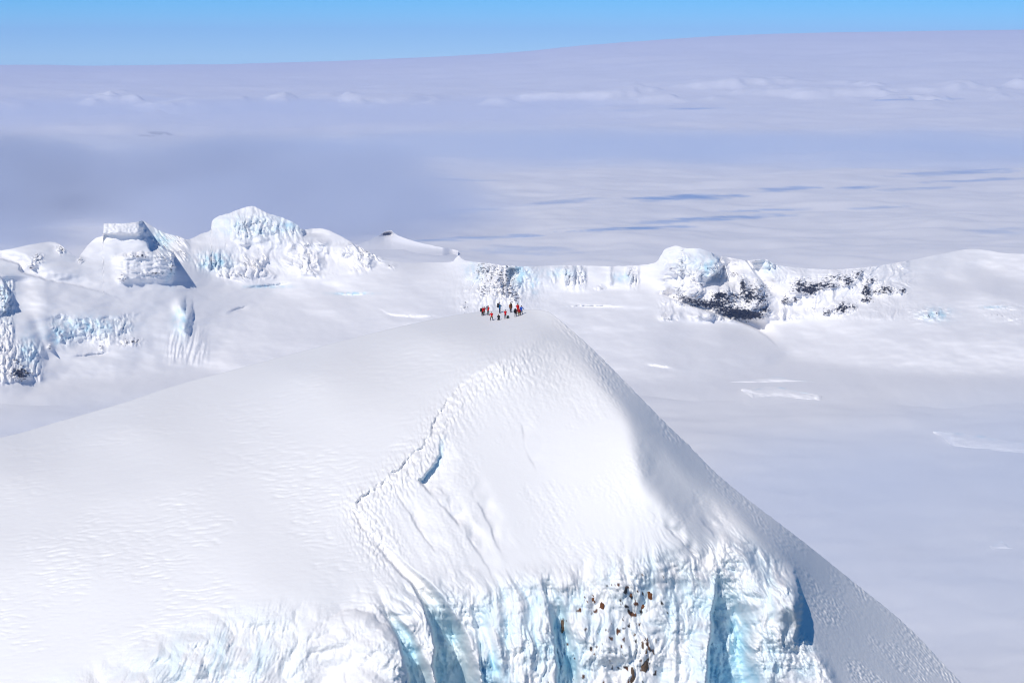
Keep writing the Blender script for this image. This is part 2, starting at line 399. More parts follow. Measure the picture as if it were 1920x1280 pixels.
# ------------------------------------------------------------------ glacier plain and ice cap
def build_glacier():
    px = np.linspace(-700, 2620, 900)
    d = np.concatenate([np.linspace(300, 1500, 20, endpoint=False), np.geomspace(1500, 30000, 700)])
    PX, Dd = np.meshgrid(px, d)
    sky = smooth_line([(-900, 126), (0, 122), (180, 124), (420, 121), (700, 112), (960, 99), (1100, 86), (1400, 68), (1920, 58), (2800, 50)], 200)
    ysk = np.interp(px, sky[:, 0], sky[:, 1])
    zsky = CAMZ + (HZ - ysk) / F * 28000 / cp
    x = (PX - 960) / F * Dd; y = Dd
    rise = sst(11000, 28000, Dd)
    z = rise * zsky[None] - sst(28300, 30000, Dd) * 250
    # undulation grows with distance, stretched across the view
    amp = np.interp(Dd, [1500, 3500, 6000, 12000, 22000, 28000], [3, 5, 14, 26, 30, 8])
    lam = np.interp(Dd, [1500, 3500, 6000, 12000, 25000, 45000], [500, 700, 1100, 1700, 3200, 5000])
    u = x / 900.; v = np.log(Dd) * 9
    z = z + amp * fbm(PX / 420., v * 1.3, 4, 201, .55)
    # low steps facing the viewer that catch the sun
    st = np.exp(-((np.log(Dd) - np.log(17000 + 2000 * fbm(PX / 260., PX * 0, 3, 7))) / .05) ** 2)
    z = z + (42 + 30 * sst(900, 300, PX)) * st * sst(-.1, .5, fbm(PX / 160., v * 2.4, 4, 211))
    z = np.where(Dd < 1400, z - 4, z)
    P = np.stack([x, y, z], -1)
    # cloud shadows painted as blue lenses on the plateau (picture place -> ground place)
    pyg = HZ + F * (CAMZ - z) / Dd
    ice = np.zeros_like(z)  # ice channel carries the painted cloud shade here
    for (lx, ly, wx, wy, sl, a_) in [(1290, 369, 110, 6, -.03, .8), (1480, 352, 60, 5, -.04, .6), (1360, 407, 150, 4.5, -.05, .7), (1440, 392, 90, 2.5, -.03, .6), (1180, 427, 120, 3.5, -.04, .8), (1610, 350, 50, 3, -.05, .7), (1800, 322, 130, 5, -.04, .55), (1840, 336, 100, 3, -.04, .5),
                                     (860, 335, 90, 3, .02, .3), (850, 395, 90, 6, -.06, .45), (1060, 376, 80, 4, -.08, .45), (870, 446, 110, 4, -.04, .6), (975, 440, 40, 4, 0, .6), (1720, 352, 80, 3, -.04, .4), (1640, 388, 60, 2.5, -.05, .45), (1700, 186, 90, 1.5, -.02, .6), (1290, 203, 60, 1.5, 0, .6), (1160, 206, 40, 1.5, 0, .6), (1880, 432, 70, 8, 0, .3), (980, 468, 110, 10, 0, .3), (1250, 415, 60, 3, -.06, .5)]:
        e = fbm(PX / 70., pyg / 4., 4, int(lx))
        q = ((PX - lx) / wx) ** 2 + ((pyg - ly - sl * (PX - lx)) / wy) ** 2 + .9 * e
        ice = np.maximum(ice, min(1, a_ * 1.15) * sst(1.5, -.3, q))  # painted cloud shadow, not ice
    rock = 0 * ice
    for (lx, ly, wx, wy) in [(275, 253.5, 16, 1.2), (300, 247, 24, 1.), (322, 250.5, 12, 1.1), (290, 250, 30, .6)]:
        rock = np.maximum(rock, .45 * sst(1.1, .6, ((PX - lx) / wx) ** 2 + ((pyg - ly) / wy) ** 2 + 1.2 * fbm(PX / 9., pyg / 1.2, 3, lx // 1)))
    o = grid_mesh('glacier', P, dict(ice=ice, rock=rock, rust=ice * 0), M_FAR, flip=True)  # ice attribute holds the painted cloud shadows
    tag(o, kind='structure')
build_glacier()

# ------------------------------------------------------------------ far ridges
def relief(name, label, x0, x1, sky, base, slopes, step=1.6, rows=110, disp=None, fields=None, flat=130., Dbase=None, wob=.5, mat=None, zg=0.):
    px = np.arange(x0, x1 + .1, step)
    sk = smooth_line(sky, 400); bs = smooth_line(base, 400)
    ys = np.interp(px, sk[:, 0], sk[:, 1]); yb = np.interp(px, bs[:, 0], bs[:, 1])
    ys = np.minimum(ys + wob * fbm(px / 14., px * 0, 4, int(abs(x0)) + 5), yb - .4)
    t = np.linspace(0, 1, rows)[:, None]
    YY = yb[None] + (ys - yb)[None] * t; XX = np.repeat(px[None], rows, 0)
    if Dbase is None:
        D0 = ground_D(yb, zg)
        k = np.exp(-.5 * (np.arange(-300, 301) * step / flat) ** 2); k /= k.sum()
        D0 = .8 * np.convolve(np.pad(D0, 300, 'edge'), k, 'valid') + .2 * D0
    else: D0 = Dbase(px, yb)
    ef = np.ones_like(px)
    if x0 > -200: ef = ef * sst(0, .14, (px - px[0]) / (px[-1] - px[0]))
    if x1 < 1920: ef = ef * sst(0, .14, (px[-1] - px) / (px[-1] - px[0]))
    D0 = ground_D(np.minimum(ys + 3, yb), zg) * (1 - ef) + D0 * ef
    yb = np.maximum(yb, HZ + F * CAMZ / D0 / cp + 2.5) if Dbase is not None else yb * ef + np.maximum(np.minimum(ys + 3, yb), ys + 1) * (1 - ef)
    sl = np.interp(t[:, 0], *zip(*slopes))[:, None]
    th = np.arctan2(YY - HZ, F)
    dy = ((yb - ys) / (rows - 1))[None]
    D = D0[None] * np.exp(np.cumsum(dy / F / np.tan(np.radians(sl) + th) * np.where(t > 0, 1, 0), 0))
    if disp is not None: D = D + disp(XX, YY, t + 0 * XX) * np.sin(np.pi * np.clip(t * 1.02, 0, 1)) ** .35
    P = at(XX, YY, D)
    top = P[-1]; rs = -ray(px, ys)[:, 2]
    back = []
    for L_ in (6, 25, 70, 160, 330, 600, 900):
        q = top.copy(); q[:, 1] += L_; q[:, 0] += L_ * ray(px, ys)[:, 0]
        q[:, 2] -= L_ * (rs + .04 + .35 * L_ / (L_ + 250.)); back.append(q)
    front = P[:1].copy(); fh = np.maximum(front[..., 2] + 6, 4); front[..., 2] -= fh; front[..., 1] -= fh * 4.5
    A = fields(XX, YY, t + 0 * XX) if fields else {}
    z0 = np.zeros_like(XX)
    full = {k: np.concatenate([A.get(k, z0)[:1], A.get(k, z0), np.repeat(z0[-1:], len(back), 0)], 0) for k in ('ice', 'rock', 'rust')}
    o = grid_mesh(name, np.concatenate([front, P, np.array(back)], 0), full, mat or M_MID, flip=True)
    tag(o, label, 'ridge', kind='structure')
    return o

def gul(ax, ay, A, seed, slant=0.):
    return lambda X, Y, t: -A * (billow((X + slant * Y) / ax, Y / ay, 4, seed, .6) - .3)

def G(X, Y, cx, cy, sx, sy):
    return np.exp(-((X - cx) / sx) ** 2 - ((Y - cy) / sy) ** 2)

def blobs(X, Y, lst):
    s = 0 * X
    for (cx, cy, sx, sy, w) in lst: s = s + w * G(X, Y, cx, cy, sx, sy)
    return s

def speck(X, Y, lst, seed, fx=5., fy=4., thr=1.0, nz=.75):
    """bare rock: ragged patches where the blobs are strong"""
    n = fbm(X / fx, Y / fy, 4, seed, .65)
    w = blobs(X, Y, lst)
    return sst(thr - .05, thr + .06, w + nz * n) * sst(.06, .2, w)

# the caldera: floor, rims and peaks as one continuous surface
ROCKS = [(1277, 500, 5, 34, 0.59), (1275, 556, 12, 5, 0.98), (1300, 563, 22, 7, 0.98), (1345, 568, 30, 9, 1.04), (1350, 553, 12, 5, 1.46), (1393, 533, 6, 12, 1.46), (1375, 555, 34, 10, 0.76), (1400, 590, 30, 9, 2.32), (1434, 580, 8, 6, 1.34),
         (1425, 545, 22, 16, 0.73), (1375, 512, 8, 6, 0.73), (1500, 532, 14, 11, 1.04), (1522, 542, 12, 11, 1.16), (1472, 563, 8, 8, 1.10), (1490, 562, 12, 5, 0.85), (1545, 533, 16, 8, 0.73), (1570, 520, 24, 7, 0.79), (1592, 528, 10, 7, 1.16), (1610, 514, 10, 8, 0.98),
         (1625, 545, 8, 14, 1.22), (1635, 526, 14, 6, 0.79), (1662, 540, 16, 6, 1.04), (1693, 545, 8, 5, 1.10), (1580, 578, 14, 11, 1.40), (1602, 576, 6, 6, 1.10), (1550, 586, 10, 7, 0.98), (1526, 582, 6, 6, 0.61), (1625, 563, 16, 5, 1.04), (1320, 572, 34, 6, .7), (1375, 586, 26, 8, .85), (1405, 556, 10, 14, .9), (1360, 578, 26, 7, .7), (1428, 562, 12, 9, .8), (1505, 545, 22, 6, .9), (1560, 536, 30, 5, .75), (1650, 548, 34, 5, .8),
         (905, 505, 14, 12, .55), (935, 515, 40, 28, .42), (950, 530, 14, 20, .5), (905, 545, 12, 8, .55), (965, 560, 10, 14, .6), (945, 550, 30, 10, .35), (870, 575, 8, 10, .55), (1125, 540, 10, 5, .5),
         (480, 420, 40, 16, .3), (690, 478, 30, 8, .35), (735, 500, 8, 6, .45), (38, 700, 17, 12, 1.6), (30, 676, 6, 5, .9), (247, 640, 20, 7, .8), (94, 650, 5, 4, .95), (190, 652, 4, 4, .9), (8, 560, 12, 24, .5),
         (262, 480, 22, 3, .7), (290, 512, 30, 3, .7), (322, 500, 4, 10, .85), (230, 522, 8, 8, .65), (152, 488, 6, 5, .6), (72, 484, 10, 8, .75), (60, 498, 8, 6, .6), (114, 466, 8, 8, .75), (1740, 592, 3, 4, .9), (1757, 588, 3, 4, .8), (1880, 590, 40, 8, .2)]
ICES = [(300, 450, 22, 20, .6), (320, 515, 12, 20, .4), (470, 425, 80, 22, .3), (402, 490, 30, 16, .7), (540, 425, 20, 12, .35), (165, 612, 68, 18, .5), (110, 632, 20, 14, .6), (55, 660, 18, 30, .55), (340, 600, 16, 26, .6), (10, 560, 18, 40, .4),
        (975, 512, 16, 26, .7), (1003, 535, 6, 14, .8), (1050, 512, 40, 12, .3), (1165, 520, 18, 8, .5), (890, 510, 20, 20, .3), (1330, 500, 16, 18, .55), (1290, 490, 40, 20, .2), (1440, 500, 20, 12, .3), (1757, 590, 26, 12, .5), (1865, 576, 24, 2.5, .6), (660, 550, 40, 3, .5), (500, 537, 40, 3, .5)]
CALN = [(0, 478, 22, -20), (95, 460, 25, 0), (60, 490, 35, 0), (130, 485, 30, 35), (30, 500, 30, 0),
        (-150, 480, 18, -20), (0, 510, 14, 0), (60, 540, 20, 5), (160, 555, 18, 5), (120, 580, 22, 0), (230, 570, 25, 10), (200, 590, 30, 5), (280, 590, 28, 5), (165, 620, 55, 0), (110, 640, 50, 10), (240, 630, 45, 20), (260, 650, 30, 30), (165, 665, 20, 0),
        (60, 600, 35, 20), (30, 640, 45, -10), (10, 560, 60, -10), (50, 690, 50, 0), (10, 700, 40, -10), (-200, 600, 35, -10), (-200, 700, 35, -10), (100, 690, 12, 0), (320, 640, 32, 15), (350, 660, 28, 30), (300, 680, 15, 10),
        (165, 465, 48, -25), (150, 500, 35, -20), (200, 470, 55, -5), (225, 428, 70, 0), (225, 416, 20, 0), (260, 470, 55, 5), (285, 495, 62, 5), (240, 530, 35, 0), (180, 520, 30, -5), (290, 535, 40, 5), (300, 560, 35, 10), (285, 445, 45, 55), (310, 465, 40, 40), (345, 470, 25, 25), (380, 500, 22, 10),
        (370, 465, 28, -10), (400, 490, 55, -5), (420, 520, 25, 5), (400, 540, 12, 0), (430, 540, 10, 0),
        (395, 432, 25, -40), (375, 445, 25, -20), (430, 410, 50, -10), (474, 395, 40, 0), (474, 425, 68, 0), (410, 430, 60, -20), (530, 425, 62, 15), (480, 465, 48, 0), (450, 500, 42, -5), (520, 490, 42, 5), (560, 460, 45, 15), (480, 525, 25, 0), (600, 440, 25, 20), (620, 470, 38, 5),
        (660, 480, 38, 8), (640, 510, 25, 0), (560, 520, 25, 0), (700, 490, 35, 15), (720, 505, 20, 10), (740, 500, 15, 10),
        (760, 500, 10, 0), (800, 510, 5, 0), (840, 520, 10, 10), (870, 500, 25, -10), (880, 540, 30, -30), (905, 520, 60, -10), (935, 530, 62, 0), (965, 530, 60, 20), (920, 575, 35, 0), (960, 580, 35, 5), (990, 520, 55, 10), (990, 560, 25, 20), (1020, 505, 25, 0), (1050, 520, 45, 0),
        (1100, 520, 40, 0), (1150, 520, 40, 0), (1200, 515, 35, -5), (1230, 520, 40, -15), (1050, 560, 19, -5), (1150, 555, 12, 0), (1100, 545, 20, 0), (1200, 545, 15, 0), (880, 585, 20, 0), (1000, 600, 15, -5), (800, 560, 5, 0), (430, 600, 7, 0), (430, 660, 6, 0), (520, 580, 7, 0), (520, 640, 6, 0), (620, 560, 7, 0), (620, 620, 6, 0), (720, 540, 14, -5), (720, 600, 12, -5), (850, 580, 17, -10), (352, 600, 40, 50), (372, 620, 36, 55), (386, 660, 22, 45), (420, 560, 9, 0),
        (1240, 490, 55, -45), (1235, 520, 40, -40), (1265, 475, 50, -10), (1290, 500, 62, 0), (1275, 530, 60, -5), (1320, 500, 58, 15), (1345, 485, 45, 50), (1335, 515, 60, 45), (1350, 540, 55, 0), (1390, 500, 40, 0), (1410, 500, 45, 40), (1430, 520, 50, 25), (1400, 550, 60, 0),
        (1440, 500, 50, 0), (1450, 540, 58, 0), (1400, 585, 65, 0), (1330, 570, 55, -15), (1280, 560, 50, -20), (1480, 520, 45, 0), (1500, 550, 50, 0), (1560, 520, 48, 0), (1600, 540, 48, 0), (1620, 515, 45, 0), (1550, 560, 45, 0), (1580, 580, 45, 0), (1530, 590, 30, 0), (1480, 590, 25, 0),
        (1660, 535, 40, 0), (1690, 545, 35, 0), (1500, 505, 15, 0), (1560, 507, 15, 0), (1640, 505, 22, -5), (1700, 500, 25, -5), (1760, 490, 25, 0), (1830, 480, 22, 0), (1900, 495, 20, 0), (1700, 520, 20, 0), (1800, 505, 15, 0), (1920, 490, 20, 0), (2100, 490, 15, 0),
        (1700, 550, 5, 10), (1780, 540, 4, 10), (1850, 530, 4, 0), (1900, 540, 5, 0), (1650, 575, 10, -10), (1600, 590, 14, -10), (1740, 590, 14, 0), (1850, 575, 16, 0), (1900, 590, 16, 0), (1700, 620, 12, 0), (1800, 610, 10, 0), (1900, 610, 6, 0), (1850, 625, 10, 0), (1650, 640, 16, -5),
        (1750, 650, 18, 0), (1850, 650, 16, 0), (1900, 650, 18, 0), (1750, 670, 20, 0), (1900, 672, 20, 0), (1550, 640, 8, -20), (1500, 640, 10, 0), (1530, 610, 16, 0), (1480, 620, 14, 20),
        (1060, 590, 14, -5), (1150, 600, 13, -5), (1250, 570, 11, 0), (1250, 620, 12, 0), (1350, 620, 10, 15), (1400, 640, 9, 35), (1440, 650, 9, 60), (1300, 660, 6, 10), (1100, 650, 9, 0)]

def solve_depth(gx, gy, wx, wy, a, u0, iters=90):
    """weighted least squares  |W(Du - g)|^2 + a (u - u0)^2  by conjugate gradients with a mirrored-FFT preconditioner"""
    ny, nx = a.shape
    ky = np.arange(2 * ny)[:, None] * np.pi / ny; kx = np.arange(nx + 1)[None] * np.pi / nx
    den = (2 - 2 * np.cos(kx)) + (2 - 2 * np.cos(ky)) + max(a.mean() * .5, 1e-6)
    def pre(r):
        m = np.block([[r, r[:, ::-1]], [r[::-1], r[::-1, ::-1]]])
        return np.fft.irfft2(np.fft.rfft2(m) / den, m.shape)[:ny, :nx]
    def DT(fx, fy):
        o = np.zeros((ny, nx)); o[:, :-1] -= fx; o[:, 1:] += fx; o[:-1] -= fy; o[1:] += fy
        return o
    A = lambda u: DT(wx * (u[:, 1:] - u[:, :-1]), wy * (u[1:] - u[:-1])) + a * u
    bvec = DT(wx * gx, wy * gy) + a * u0
    u = u0.copy(); r = bvec - A(u); z = pre(r); p = z.copy(); rz = (r * z).sum()
    for k in range(iters):
        Ap = A(p); al = rz / (p * Ap).sum(); u += al * p; r -= al * Ap
        z = pre(r); rz2 = (r * z).sum(); p = z + rz2 / rz * p; rz = rz2
    return u

def build_caldera():
    px = np.arange(-320, 2301, 2.); py = np.arange(374, 790, 2.)
    X, Y = np.meshgrid(px, py)
    cx = np.linspace(px[0], px[-1], 400); cy = np.linspace(py[0], py[-1], 104)
    CX, CY = np.meshgrid(cx, cy)
    num = np.zeros(CX.shape + (3,)); dn = np.zeros(CX.shape)
    for (x, y, s, ph) in CALN:
        w = 1 / (((CX - x) ** 2 + 1.6 * (CY - y) ** 2 + 90.) ** 2); num += w[..., None] * nrm(s, ph); dn += w
    n = num / dn[..., None]
    n = np.stack([upsample(n[..., k], cx, cy, px, py) for k in range(3)], -1)
    sky = smooth_line([(-340, 500), (-100, 480), (0, 470), (60, 458), (95, 453.5), (112, 458), (124, 468), (145, 483), (152, 476), (166, 458), (180, 446), (192, 441), (194, 421), (198, 419), (230, 419), (258, 416), (268, 414), (285, 424), (310, 437), (335, 443), (352, 449),
                       (378, 438), (395, 431), (397, 416), (408, 406), (432, 399), (452, 391), (474, 386.5), (492, 395), (505, 401), (530, 408), (555, 420), (568, 430), (600, 428), (626, 436), (652, 450), (680, 466), (720, 484), (760, 492), (800, 492), (845, 491), (853, 485), (860, 478.5), (866, 485), (876, 489),
                       (890, 491), (920, 494), (950, 498), (1000, 499), (1060, 497), (1150, 499), (1222, 494), (1238, 480), (1246, 468), (1258, 463), (1268, 460.5), (1285, 465), (1312, 466), (1330, 472), (1346, 479), (1370, 483), (1395, 488), (1412, 487), (1436, 486), (1450, 494), (1470, 499), (1510, 503), (1560, 505), (1600, 503),
                       (1640, 499), (1700, 489), (1760, 477), (1815, 467), (1850, 469), (1880, 474), (1920, 476), (2050, 478), (2330, 500)], 1400)
    floor_ = smooth_line([(-340, 775), (0, 742), (60, 726), (120, 712), (250, 706), (330, 698), (388, 690), (402, 694), (470, 704), (600, 704), (720, 702), (850, 698), (950, 690), (1050, 688), (1150, 705), (1250, 715), (1350, 706), (1430, 690), (1480, 672), (1560, 682), (1700, 698), (2330, 704)], 300)
    ysk = np.interp(px, sky[:, 0], sky[:, 1]); yfl = np.interp(px, floor_[:, 0], floor_[:, 1])
    mf = sst(-14, 14, Y - yfl[None])
    n = n * (1 - mf[..., None]) + nrm(1.5, 0) * mf[..., None]
    n[..., 0] += .03 * fbm(X / 120, Y / 60, 3, 501); n[..., 1] += .03 * fbm(X / 120, Y / 60, 3, 502)
    n /= np.linalg.norm(n, axis=-1, keepdims=True)
    r = ray(X, Y); nr_ = np.minimum((n * r).sum(-1), -.075)
    h = 2.
    gx = -n[..., 0] / nr_ / F * h; gy = (n[..., 1] * sp + n[..., 2] * cp) / nr_ / F * h
    Gx = .5 * (gx[:, 1:] + gx[:, :-1]); Gy = .5 * (gy[1:] + gy[:-1])
    inside = (Y > ysk[None] - 3).astype(float) + 1e-4
    wx = np.minimum(inside[:, 1:], inside[:, :-1]); wy = np.minimum(inside[1:], inside[:-1])
    for l in ([(268, 380), (268, 425), (284, 446), (300, 461), (322, 473), (326, 490), (327, 508)],):
        dl, fl = sdist(smooth_line(l, 40), X, Y)
        dl = dl + 2.5 * fbm(X / 11, Y / 11, 3, 503)
        ok = (fl > 0) & (fl < 1) & (np.abs(dl) < 8)
        for w_, s0, s1 in ((wx, np.s_[:, 1:], np.s_[:, :-1]), (wy, np.s_[1:], np.s_[:-1])):
            w_[(dl[s0] * dl[s1] <= 0) & ok[s0]] = 1e-4
    u0 = np.log(ground_D(np.maximum(Y, 440), 4.))
    a = .02 * mf + 1e-7
    u = solve_depth(Gx, Gy, wx, wy, a, u0)
    D = np.exp(u)
    # mesh at a finer pitch, relief added there
    mx = np.arange(-320, 2300.1, 1.5)
    ys = np.interp(mx, sky[:, 0], sky[:, 1]) + .8 * fbm(mx / 12., mx * 0, 4, 511) * np.interp(mx, [0, 390, 400, 700, 1000, 1230, 1500, 1600, 1700], [.4, .6, 1.2, .8, .8, 1.2, 1, .5, .2])
    nrow = 250
    t = np.linspace(0, 1, nrow)[:, None]
    Y = 786 - 406 * t + (ys[None] - 380) * t ** 3; X = np.repeat(mx[None], nrow, 0)
    D = bil(D, px, py, X, Y)
    e = 3 * fbm(X / 9, Y / 9, 3, 311)
    d = 0
    # flat topped block and its ledges
    ledge = sst(474, 480, Y + .08 * (X - 240) + e) * (1 - sst(518, 535, Y)) * sst(205, 240, X)
    d = d - 13 * ledge * (1 - sst(-2, 2, X - 324 + e)) - ledge * (1 - sst(324, 330, X)) * 5 * billow(X / 22, Y / 8, 4, 313)
    blk = (1 - sst(436, 442, Y + e * .5)) * (1 - sst(-2, 2, X - 262 + e * .6)) * sst(188, 194, X)
    d = d - 10 * blk - 4 * blk * billow(X / 12, Y / 9, 3, 315)
    d = d + 45 * sst(-2, 3, X - 266 - .55 * np.maximum(Y - 440, 0) + e) * (1 - sst(300, 345, X)) * (1 - sst(462, 480, Y)) * sst(258, 262, X)
    d = d - 12 * sst(285, 300, X) * (1 - sst(345, 360, X)) * (1 - sst(478, 500, Y)) * billow((X - .8 * Y) / 8, (X + Y) / 60, 3, 314)
    # pointed peak
    face = G(X, Y, 480, 425, 85, 26)
    fl = sst(440, 470, Y) * sst(395, 430, X) * (1 - sst(680, 740, X)) * (1 - sst(505, 535, Y + .07 * (X - 480)))
    wx_ = 16 * fbm(X / 50, Y / 40, 3, 530); pf = sst(-.35, .45, fbm(X / 55, Y / 45, 3, 531))
    d = d - 12 * face * billow((X + .6 * wx_) / 15, Y / 48, 5, 322, .62) * (.5 + pf) - (5 + 17 * pf) * fl * billow((X - .35 * Y + wx_) / 34, Y / 80, 4, 323, .6) - 8 * pf * fl * billow((X - .4 * Y + wx_) / 10, Y / 28, 3, 324)
    d = d + 25 * sst(-2, 3, X - 568 + e) * (1 - sst(580, 620, X)) * (1 - sst(436, 446, Y))
    d = d - 26 * G(X, Y, 402, 490, 30, 15) * billow(X / 9, Y / 22, 3, 326)
    # buttress
    cliff = sst(594, 606, Y + e + .12 * np.abs(X - 165) + 8 * fbm(X / 26, X * 0, 2, 512)) * sst(84, 110, X) * (1 - sst(225, 262, X + .4 * (Y - 620))) * (1 - sst(640, 665, Y))
    d = d + 9 * cliff - cliff * (3 + 7 * pf) * billow((X + wx_) / 17, Y / 30, 5, 333, .6)
    d = d + 24 * sst(-1, 3, X - 16 + .012 * (Y - 556) ** 2 + .6 * e) * (1 - sst(36, 90, X)) * sst(514, 530, Y) * (1 - sst(580, 600, Y))
    d = d - 12 * sst(520, 530, Y) * (1 - sst(20, 30, X)) * billow(X / 10, Y / 16, 3, 334) * (1 - sst(690, 730, Y))
    d = d - 12 * sst(630, 655, Y) * (1 - sst(66, 90, X)) * billow(X / 12, Y / 26, 3, 335) * (1 - sst(700, 725, Y))
    for kx, ky, s in ((338, 574, 10), (352, 588, 12), (346, 612, 9)): d = d - 26 * G(X, Y, kx, ky, s, s * 1.3) * (1 - sst(-1, 3, X - kx - 8 + e))
    d = d + 4 * np.exp(-((X - 50 - .35 * (Y - 560)) / 10.) ** 2) * sst(560, 600, Y) * (1 - sst(650, 690, Y))
    d = d - 7 * sst(600, 640, Y) * sst(300, 330, X) * (1 - sst(380, 395, X)) * billow((X + .2 * Y) / 14, Y / 60, 3, 336) * (1 - sst(670, 690, Y))
    # rim cliff
    cl = G(X, Y, 930, 530, 58, 44)
    rim = np.exp(-((Y - 518) / 16) ** 2) * sst(985, 1020, X) * (1 - sst(1180, 1230, X))
    d = d - 20 * cl * billow(X / 15, Y / 30, 4, 342, .6) - 30 * rim * billow(X / 12, Y / 26, 4, 343) * sst(-.1, .3, fbm(X / 50, Y * 0, 2, 344))
    d = d + 26 * sst(-1, 3, X - 952 + e) * (1 - sst(957, 985, X)) * (1 - sst(518, 535, Y)) * sst(500, 506, Y)
    # craggy massif
    mas = sst(1225, 1250, X) * (1 - sst(1690, 1730, X)) * sst(466, 490, Y) * (1 - sst(590, 606, Y))
    hard = np.clip(blobs(X, Y, ROCKS), 0, 1)
    d = d - mas * ((4 + 16 * pf * sst(1520, 1440, X) + 7 * pf) * billow((X + wx_) / 26, Y / 48, 4, 362, .6)) - 14 * billow(X / 9, Y / 8, 4, 363, .6) * hard
    d = d + 40 * sst(-2, 5, X - 1354 + .9 * np.abs(Y - 496) + e) * (1 - sst(1358, 1410, X)) * (1 - sst(520, 545, Y))
    gr = X - 1398 - .75 * (Y - 490)
    d = d + 22 * sst(0, 4, gr) * (1 - sst(4, 34, gr)) * (1 - sst(540, 560, Y))
    dh, fh_ = sdist(smooth_line([(1225, 550), (1248, 556), (1290, 572), (1345, 590), (1400, 609), (1436, 630), (1462, 656)], 40), X, Y)
    db, fb = sdist(smooth_line([(-330, 440), (0, 486), (40, 509), (100, 528), (160, 540), (215, 556), (240, 580)], 40), X, Y)
    db = db + 1.5 * fbm(X / 20, Y / 20, 2, 504)
    d = d + 25 * sst(-1, 2, -db) * (1 - sst(2, 24, -db)) * (1 - sst(.62, 1, fb))
    d = d + 34 * sst(-1, 2, -dh) * (1 - sst(2, 26, -dh)) * sst(0, .12, fh_) * (1 - sst(.75, 1, fh_))
    # crevassed patches of the smooth dome
    cr = blobs(X, Y, [(1740, 588, 36, 14, 1), (1880, 576, 40, 6, .6), (1920, 600, 40, 8, .4), (1640, 582, 10, 8, .4)])
    d = d - 14 * cr * billow(X / 30, Y / 9, 4, 372, .6)
    # long low swells and cracks on the floor and slopes
    d = d - 5 * fbm(X / 80, Y / 30, 3, 521)
    for l in ([(440, 545), (470, 538), (505, 534), (560, 528)], [(420, 590), (440, 580), (470, 570)], [(620, 548), (660, 552), (700, 545)], [(1040, 577), (1100, 572), (1180, 576)], [(130, 668), (180, 662), (215, 656)], [(1205, 682), (1240, 686), (1268, 690)], [(700, 572), (740, 590), (830, 592)]):
        dl, f_ = sdist(smooth_line(l, 30), X, Y)
        d = d + 7 * sst(-1, 1.5, dl + 1.4 * fbm(X / 9, Y / 9, 2, 523)) * (1 - sst(2, 12, dl)) * sst(0, .4, f_) * (1 - sst(.6, 1, f_))
    edge = np.clip(t * 14, 0, 1)
    D = D + d * edge
    rock = speck(X, Y, ROCKS, 365, 6., 3.4, thr=.95, nz=.85) * (1 - .0 * e)
    ice = np.clip(blobs(X, Y, ICES) * (.75 + .9 * fbm(X / 10, Y / 13, 3, 338)), 0, .7)
    P = at(X, Y, D)
    # the near edge dips under the glacier
    P[..., 2] -= 12 * (1 - sst(0, .16, t))
    top = P[-1]; rs = -ray(mx, ys)[:, 2]
    back = []
    for L_ in (6, 25, 70, 160, 330, 600, 900):
        q = top.copy(); q[:, 1] += L_; q[:, 0] += L_ * ray(mx, ys)[:, 0]
        q[:, 2] -= L_ * (rs + .02 + .22 * L_ / (L_ + 250.)); back.append(q)
    full = lambda A: np.concatenate([A, np.repeat(0 * A[-1:], len(back), 0)], 0)
    o = grid_mesh('terrain', np.concatenate([P, np.array(back)], 0), dict(ice=full(ice), rock=full(rock), rust=full(0 * ice)), M_MID, flip=True)
    tag(o, kind='structure')
build_caldera()
relief('hill', 'dark topped snow cone', 640, 860, [(640, 470), (680, 455), (705, 444.5), (716, 438), (722, 434), (733, 432), (738, 436), (748, 442), (770, 450), (800, 458), (860, 470)], [(640, 472), (700, 480), (760, 480), (860, 473)],
       [(0, 3), (.3, 8), (.6, 14), (.8, 30), (1, 40)], disp=lambda X, Y, t: 40 * G(X, Y, 726, 438, 13, 4), rows=60,
       fields=lambda X, Y, t: dict(rock=speck(X, Y, [(724, 439, 12, 3.5, 1.6)], 352, 4, 3, nz=.4)))

# small crevassed rises on the plain to the right
def rise(x0, x1, crest, base, icy, seed, zg=0.):
    relief('hill', 'low crevassed rise', x0, x1, crest, base, [(0, 9), (.3, 20), (.6, 14), (.85, 6), (1, 5)], rows=60, wob=.5, step=1.2, zg=zg,
           disp=lambda X, Y, t: -3 * fbm(X / 40, Y / 12, 3, seed), fields=lambda X, Y, t: dict(ice=np.clip(icy * sst(.86, .93, t) * sst(-.2, .4, fbm(X / 22, Y / 9, 2, seed + 1)), 0, .6)))
rise(1360, 1530, [(1360, 716), (1385, 714), (1420, 711), (1455, 706.5), (1480, 710), (1500, 713), (1530, 716)], [(1360, 717.5), (1440, 717), (1530, 717.5)], .3, 401, 3.5)
rise(1390, 1540, [(1390, 728), (1415, 730), (1440, 724), (1470, 726), (1500, 734), (1540, 742)], [(1390, 732), (1410, 738), (1440, 754), (1470, 757), (1500, 750), (1540, 743)], .3, 403, 3.5)
rise(1750, 2040, [(1750, 808), (1780, 810), (1840, 816), (1900, 828), (1960, 836), (2040, 850)], [(1750, 812), (1775, 832), (1820, 860), (1870, 868), (1930, 860), (2040, 853)], .3, 405)
rise(1850, 1920, [(1850, 1024), (1868, 1020), (1876, 1014), (1884, 1018), (1895, 1026), (1920, 1030)], [(1850, 1028), (1876, 1034), (1920, 1033)], .5, 407)

